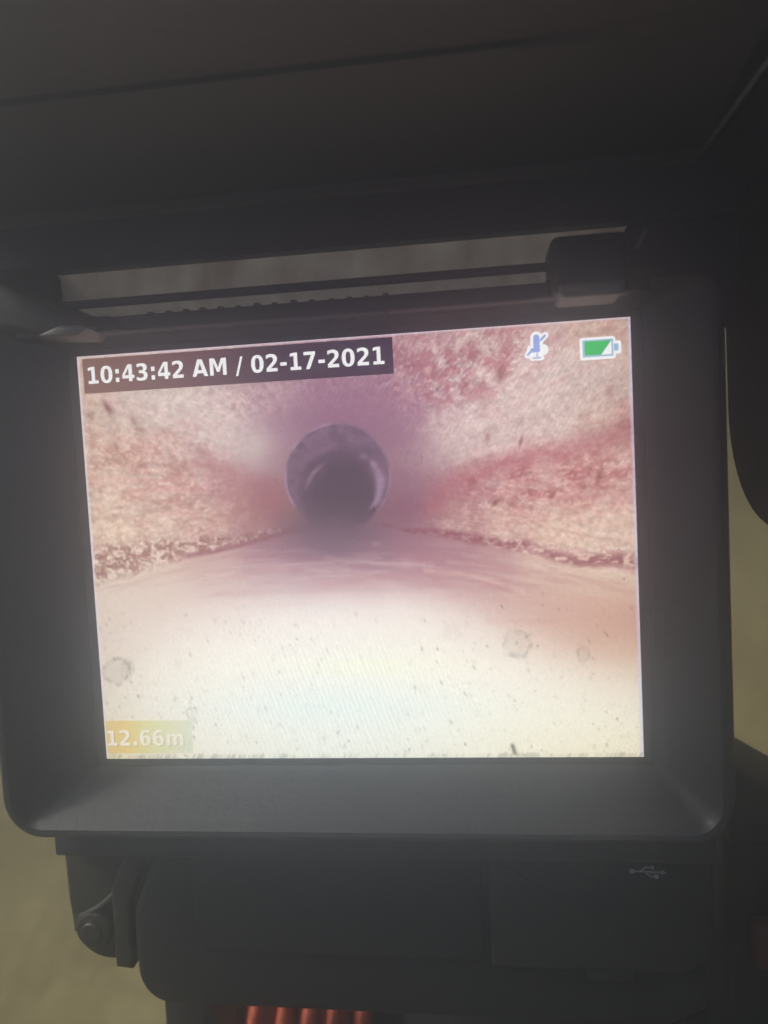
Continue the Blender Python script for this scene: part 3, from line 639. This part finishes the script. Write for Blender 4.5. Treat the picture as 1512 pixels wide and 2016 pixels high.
# ------------------------------------------------------------------ sun hood standing out over the display
HZ = 74.5
hx0, hx1 = -86.0, 72.5
def hood_panel():
    """underside profile swept across: flat plate with a moulded step, slightly sagging"""
    K = HZ + 5.6                                   # the plate rises to a moulded crease, then droops to its front edge
    prof = [(10.5, HZ - 0.6), (2, HZ), (-10, HZ + 1.6), (-22, HZ + 3.3), (-33.2, K - 0.6), (-34.4, K - 0.1), (-35.2, K + 2.9), (-37.0, K + 2.9), (-37.8, K - 0.4), (-38.9, K - 1.3),
            (-41, K - 1.5), (-62, K - 5.4), (-86, K - 10.2), (-90, K - 10.0), (-91.8, K - 8.0), (-88, K - 5.4), (-38, K + 4.4), (10.5, HZ + 4.0)]
    xs = [hx0 + (hx1 - hx0) * k / 24 for k in range(25)]
    bm = bmesh.new(); rows = []
    for x in xs:
        f = min(1.0, max(0.0, (52 - x) / 10)); f *= min(1.0, max(0.0, (x + 66) / 8))
        row = []
        for (y, z) in prof:
            base = K - 0.6
            zz = base + (z - base) * f if -39 < y < -34.5 else z
            row.append(bm.verts.new((x * MM, y * MM, zz * MM)))
        rows.append(row)
    n = len(prof)
    for a, c in zip(rows, rows[1:]):
        for i in range(n): bm.faces.new((a[i], a[(i + 1) % n], c[(i + 1) % n], c[i]))
    bm.faces.new(rows[0]); bm.faces.new(rows[-1][::-1])
    return bm_mesh('hood', bm, 50)
hood = link('hood', hood_panel(), M['hood'], mon)
# rolled rear lip of the hood, just above the ledge
lip = [(-3.4, 63.0), (-1.8, 62.0), (6.0, 63.2), (6.2, 73.4), (-0.8, 73.4), (-3.0, 72.4), (-3.8, 70.0)]
loft('rear_lip', [(lip, -85.0), (lip, 78.5)], M['case'], hood, True, True, 'x', 25)
slab('lip_bead', [(-5.0, 71.6), (-3.2, 70.9), (-2.4, 72.6), (-4.4, 73.3)], -82.0, 70.0, 0.4, M['hood'], hood, 'x')

# side cheek of the hood: outline in (y, z), rounded at its lower rear corner
pts = [(12.5, 68), (12.0, 26)]
for k in range(1, 11):
    a = math.radians(90 * k / 10); pts.append((12.0 - 24 * (1 - math.cos(a)), 26 - 23.5 * math.sin(a)))
pts += [(-40, 5), (-70, 18), (-86, 34), (-91, 52), (-91, 68.5)]
slab('hood_wing', pts, 79.0, 81.6, 0.9, M['wing'], hood, 'x')
# sloping fold between plate and cheek, its highlight painted as a pale edge
fold = [(71.6, 74.9), (79.2, 66.0), (81.4, 66.6), (80.4, 74.0), (75.0, 79.2), (71.6, 79.4)]
loft('hood_fold', [(fold, 13.0), (fold, -91.0)], M['wing'], hood, True, True, 'y', 60)
tube('fold_highlight', [(72.1, 8, 74.6), (72.1, -30, 74.6), (72.1, -88, 74.7)], 0.5, M['lit_edge'], hood, 8)
tube('pivot_boss', [(74.0, 1, 66.0), (78.9, 1, 66.0)], 2.0, M['knuckle'], hood, 18)

# ------------------------------------------------------------------ lower housing with rubber flap and bracket
bx = [(-46.5, -60), (-54.6, -79.5), (-55.0, -82.0)]
for k in range(0, 9):
    a = math.radians(180 + 90 * k / 8); bx.append((-47.0 + 8 * math.cos(a), -94.0 + 8 * math.sin(a)))
bx += [(20, -102.6), (60, -103.2), (69, -99), (71.0, -90), (71.5, -60)]
hous = slab('lower_housing', bx, 1.0, 34, 2.2, M['rubber'], mon, seg=4)
flap = slab('port_flap', rrect(25.2, 70.2, -89.5, -64.6, (1.0, 6.5, 1.0, 0.6), 6), -0.6, 2.2, 0.8, M['rubber'], mon)
slab('flap_pull', rrect(45.0, 55.0, -92.2, -88.6, (1.6, 1.6, 0.5, 0.5), 4), -0.3, 2.0, 0.6, M['rubber'], mon)
slab('blank_flap', rrect(-40, 23.8, -88.5, -64.6, (5, 1, 0.6, 0.6), 6), 0.1, 2.2, 0.8, M['rubber'], mon)
slab('under_lip', rrect(-71, 71, -66.0, -60.0, 0.6, 3), -1.2, 6.0, 0.7, M['bezel'], mon)
# printed three-pronged port symbol on the flap
ux, uz = 57.6, -67.9
us = [capsule(ux - 2.9, uz + 0.1, ux + 2.7, uz - 0.1, 0.16), ([(ux + 2.6, uz - 0.6), (ux + 3.7, uz - 0.1), (ux + 2.6, uz + 0.5)], []), (capsule(ux - 3.2, uz + 0.1, ux - 3.19, uz + 0.1, 0.55)),
      capsule(ux - 1.6, uz, ux - 0.6, uz + 0.95, 0.14), capsule(ux - 0.6, uz + 0.95, ux + 0.5, uz + 0.95, 0.14), (capsule(ux + 0.8, uz + 0.95, ux + 0.81, uz + 0.95, 0.4)),
      capsule(ux - 0.6, uz, ux + 0.4, uz - 1.0, 0.14), capsule(ux + 0.4, uz - 1.0, ux + 1.3, uz - 1.0, 0.14), box_poly(ux + 1.2, ux + 2.0, uz - 1.4, uz - 0.6)]
flat('port_symbol', us, -0.66, M['print'], flap)
flat('flap_dimple', [capsule(57.4, -83.2, 57.41, -83.2, 0.9)], -0.64, M['rubber'], flap)

bk = [(-72.5, -63), (-72.0, -80)]
for k in range(0, 9):
    a = math.radians(180 + 90 * k / 8); bk.append((-62.5 + 9.0 * math.cos(a), -84.5 + 9.0 * math.sin(a)))
bk += [(-57.0, -94.0), (-54.5, -93.5), (-52.0, -63)]
brk = slab('side_bracket', bk, 4.0, 20, 1.4, M['bracket'], mon)
slab('bracket_rib', [(-60.2, -93.6), (-56.2, -94.0), (-55.6, -78), (-48.5, -62.0), (-53.5, -62.0), (-60.0, -75)], 1.6, 8, 0.9, M['bracket'], brk)
tube('bracket_ridge', [(-49.5, 2.6, -64.5), (-53.5, 3.2, -71.0), (-58, 3.3, -75.5), (-64, 3.4, -80.5), (-68.6, 3.5, -82.8), (-69.9, 3.6, -86)], 0.75, M['bracket'], brk, 8)
disc('screw_boss', (-65.4, -85.6), 4.4, 2.4, 6.0, 0.9, M['bracket'], brk)
disc('screw', (-65.6, -85.8), 2.5, 1.5, 3.5, 0.5, M['knuckle'], brk)
slab('mount_neck', rrect(-57.5, -45, -160, -97, 2, 4), 18, 36, 2, M['case'], mon)

# ------------------------------------------------------------------ cable reel beneath: drum, side plates, guard, coil of orange push rod
RM = ROOT @ Matrix.Translation((0, 90 * MM, -190 * MM))
reel = empty('cable_reel', 'black cable reel drum and guard below the monitor, dark red latch at its side', 'reel', RM)
def ring_x(name, x0, x1, r0, r1, mat, par, n=56):
    pts = [[(r * math.cos(2 * math.pi * k / n), r * math.sin(2 * math.pi * k / n)) for k in range(n)] for r in (r0, r1)]
    return loft(name, [(pts[0], x0), (pts[1], x0), (pts[1], x1), (pts[0], x1), (pts[0], x0)], mat, par, axis='x')
ring_x('drum', -50.6, 70, 40, 60, M['case'], reel)
ring_x('side_plate', -55.5, -51, 8, 72, M['steel'], reel)
ring_x('side_plate', 70.4, 74, 8, 80, M['case'], reel)
ring_x('axle', -90, 110, 3, 7.5, M['steel'], reel, 24)
slab('guard', [(80, 128), (84, 132.5), (140, 98), (140, -62), (80, -62)], -66, -20, 3.0, M['case'], reel, seg=4)
slab('guard_rail', [(80.5, 116.5), (140, 116.5), (140, 119.5), (80.5, 119.5)], -69, -64, 1.0, M['case'], reel)
slab('latch', rrect(84.5, 100, 88, 99, 1.5, 4), -71, -66.3, 1.2, M['red'], reel)
slab('foot_bar', rrect(-95, 112, -82, -70, 4, 4), -20, 20, 3, M['case'], reel)
# the push rod: one long cable wound in two layers on the left half of the drum
path = []
turns = 7; pitch = 5.3; seg_t = 48
for k in range(turns * seg_t + 1):
    a = 2 * math.pi * k / seg_t; q = k / seg_t
    path.append((-47.5 + pitch * q + 0.5 * math.sin(3 * q * 6.28), (63.2 + 0.5 * math.sin(q * 2.2)) * math.cos(a), (63.2 + 0.5 * math.sin(q * 2.2)) * math.sin(a)))
for k in range(1, 25):
    a = 2 * math.pi * k / seg_t; path.append((path[-1][0] - 0.1, (63.2 + 4.3 * k / 24) * math.cos(a), (63.2 + 4.3 * k / 24) * math.sin(a)))
x1 = path[-1][0]
for k in range(1, 5 * seg_t):
    a = math.pi + 2 * math.pi * k / seg_t; q = k / seg_t
    path.append((x1 - 8.0 * q + 0.7 * math.sin(q * 5), 67.6 * math.cos(a), 67.6 * math.sin(a)))
coil = tube('cable_coil', path, 2.35, M['orange'], None, 8)
coil.matrix_world = RM
coil['label'] = 'coil of orange red push rod cable wound on the reel below the monitor'; coil['category'] = 'cable'

# ------------------------------------------------------------------ added volume that scatters the screen's light, standing in for lens flare
bm = bmesh.new(); bmesh.ops.create_cube(bm, size=1.0)
for v in bm.verts: v.co = Vector((v.co.x * 3.6, v.co.y * 3.6, -1.0 if v.co.z < 0 else 0.44))
flare_haze = link('flare_haze', bm_mesh('flare_haze', bm), None, None, False); flare_haze['kind'] = 'stuff'
hm = bpy.data.materials.new('flare_haze_air'); hm.use_nodes = True
hn = hm.node_tree.nodes; hl = hm.node_tree.links
hn.remove(hn['Principled BSDF'])
pv = hn.new('ShaderNodeVolumePrincipled'); pv.inputs['Color'].default_value = (0.80, 0.885, 1.0, 1)
pv.inputs['Density'].default_value = HAZE_DENSITY; pv.inputs['Anisotropy'].default_value = 0.90
hl.new(pv.outputs[0], hn['Material Output'].inputs['Volume'])
flare_haze.data.materials.append(hm)
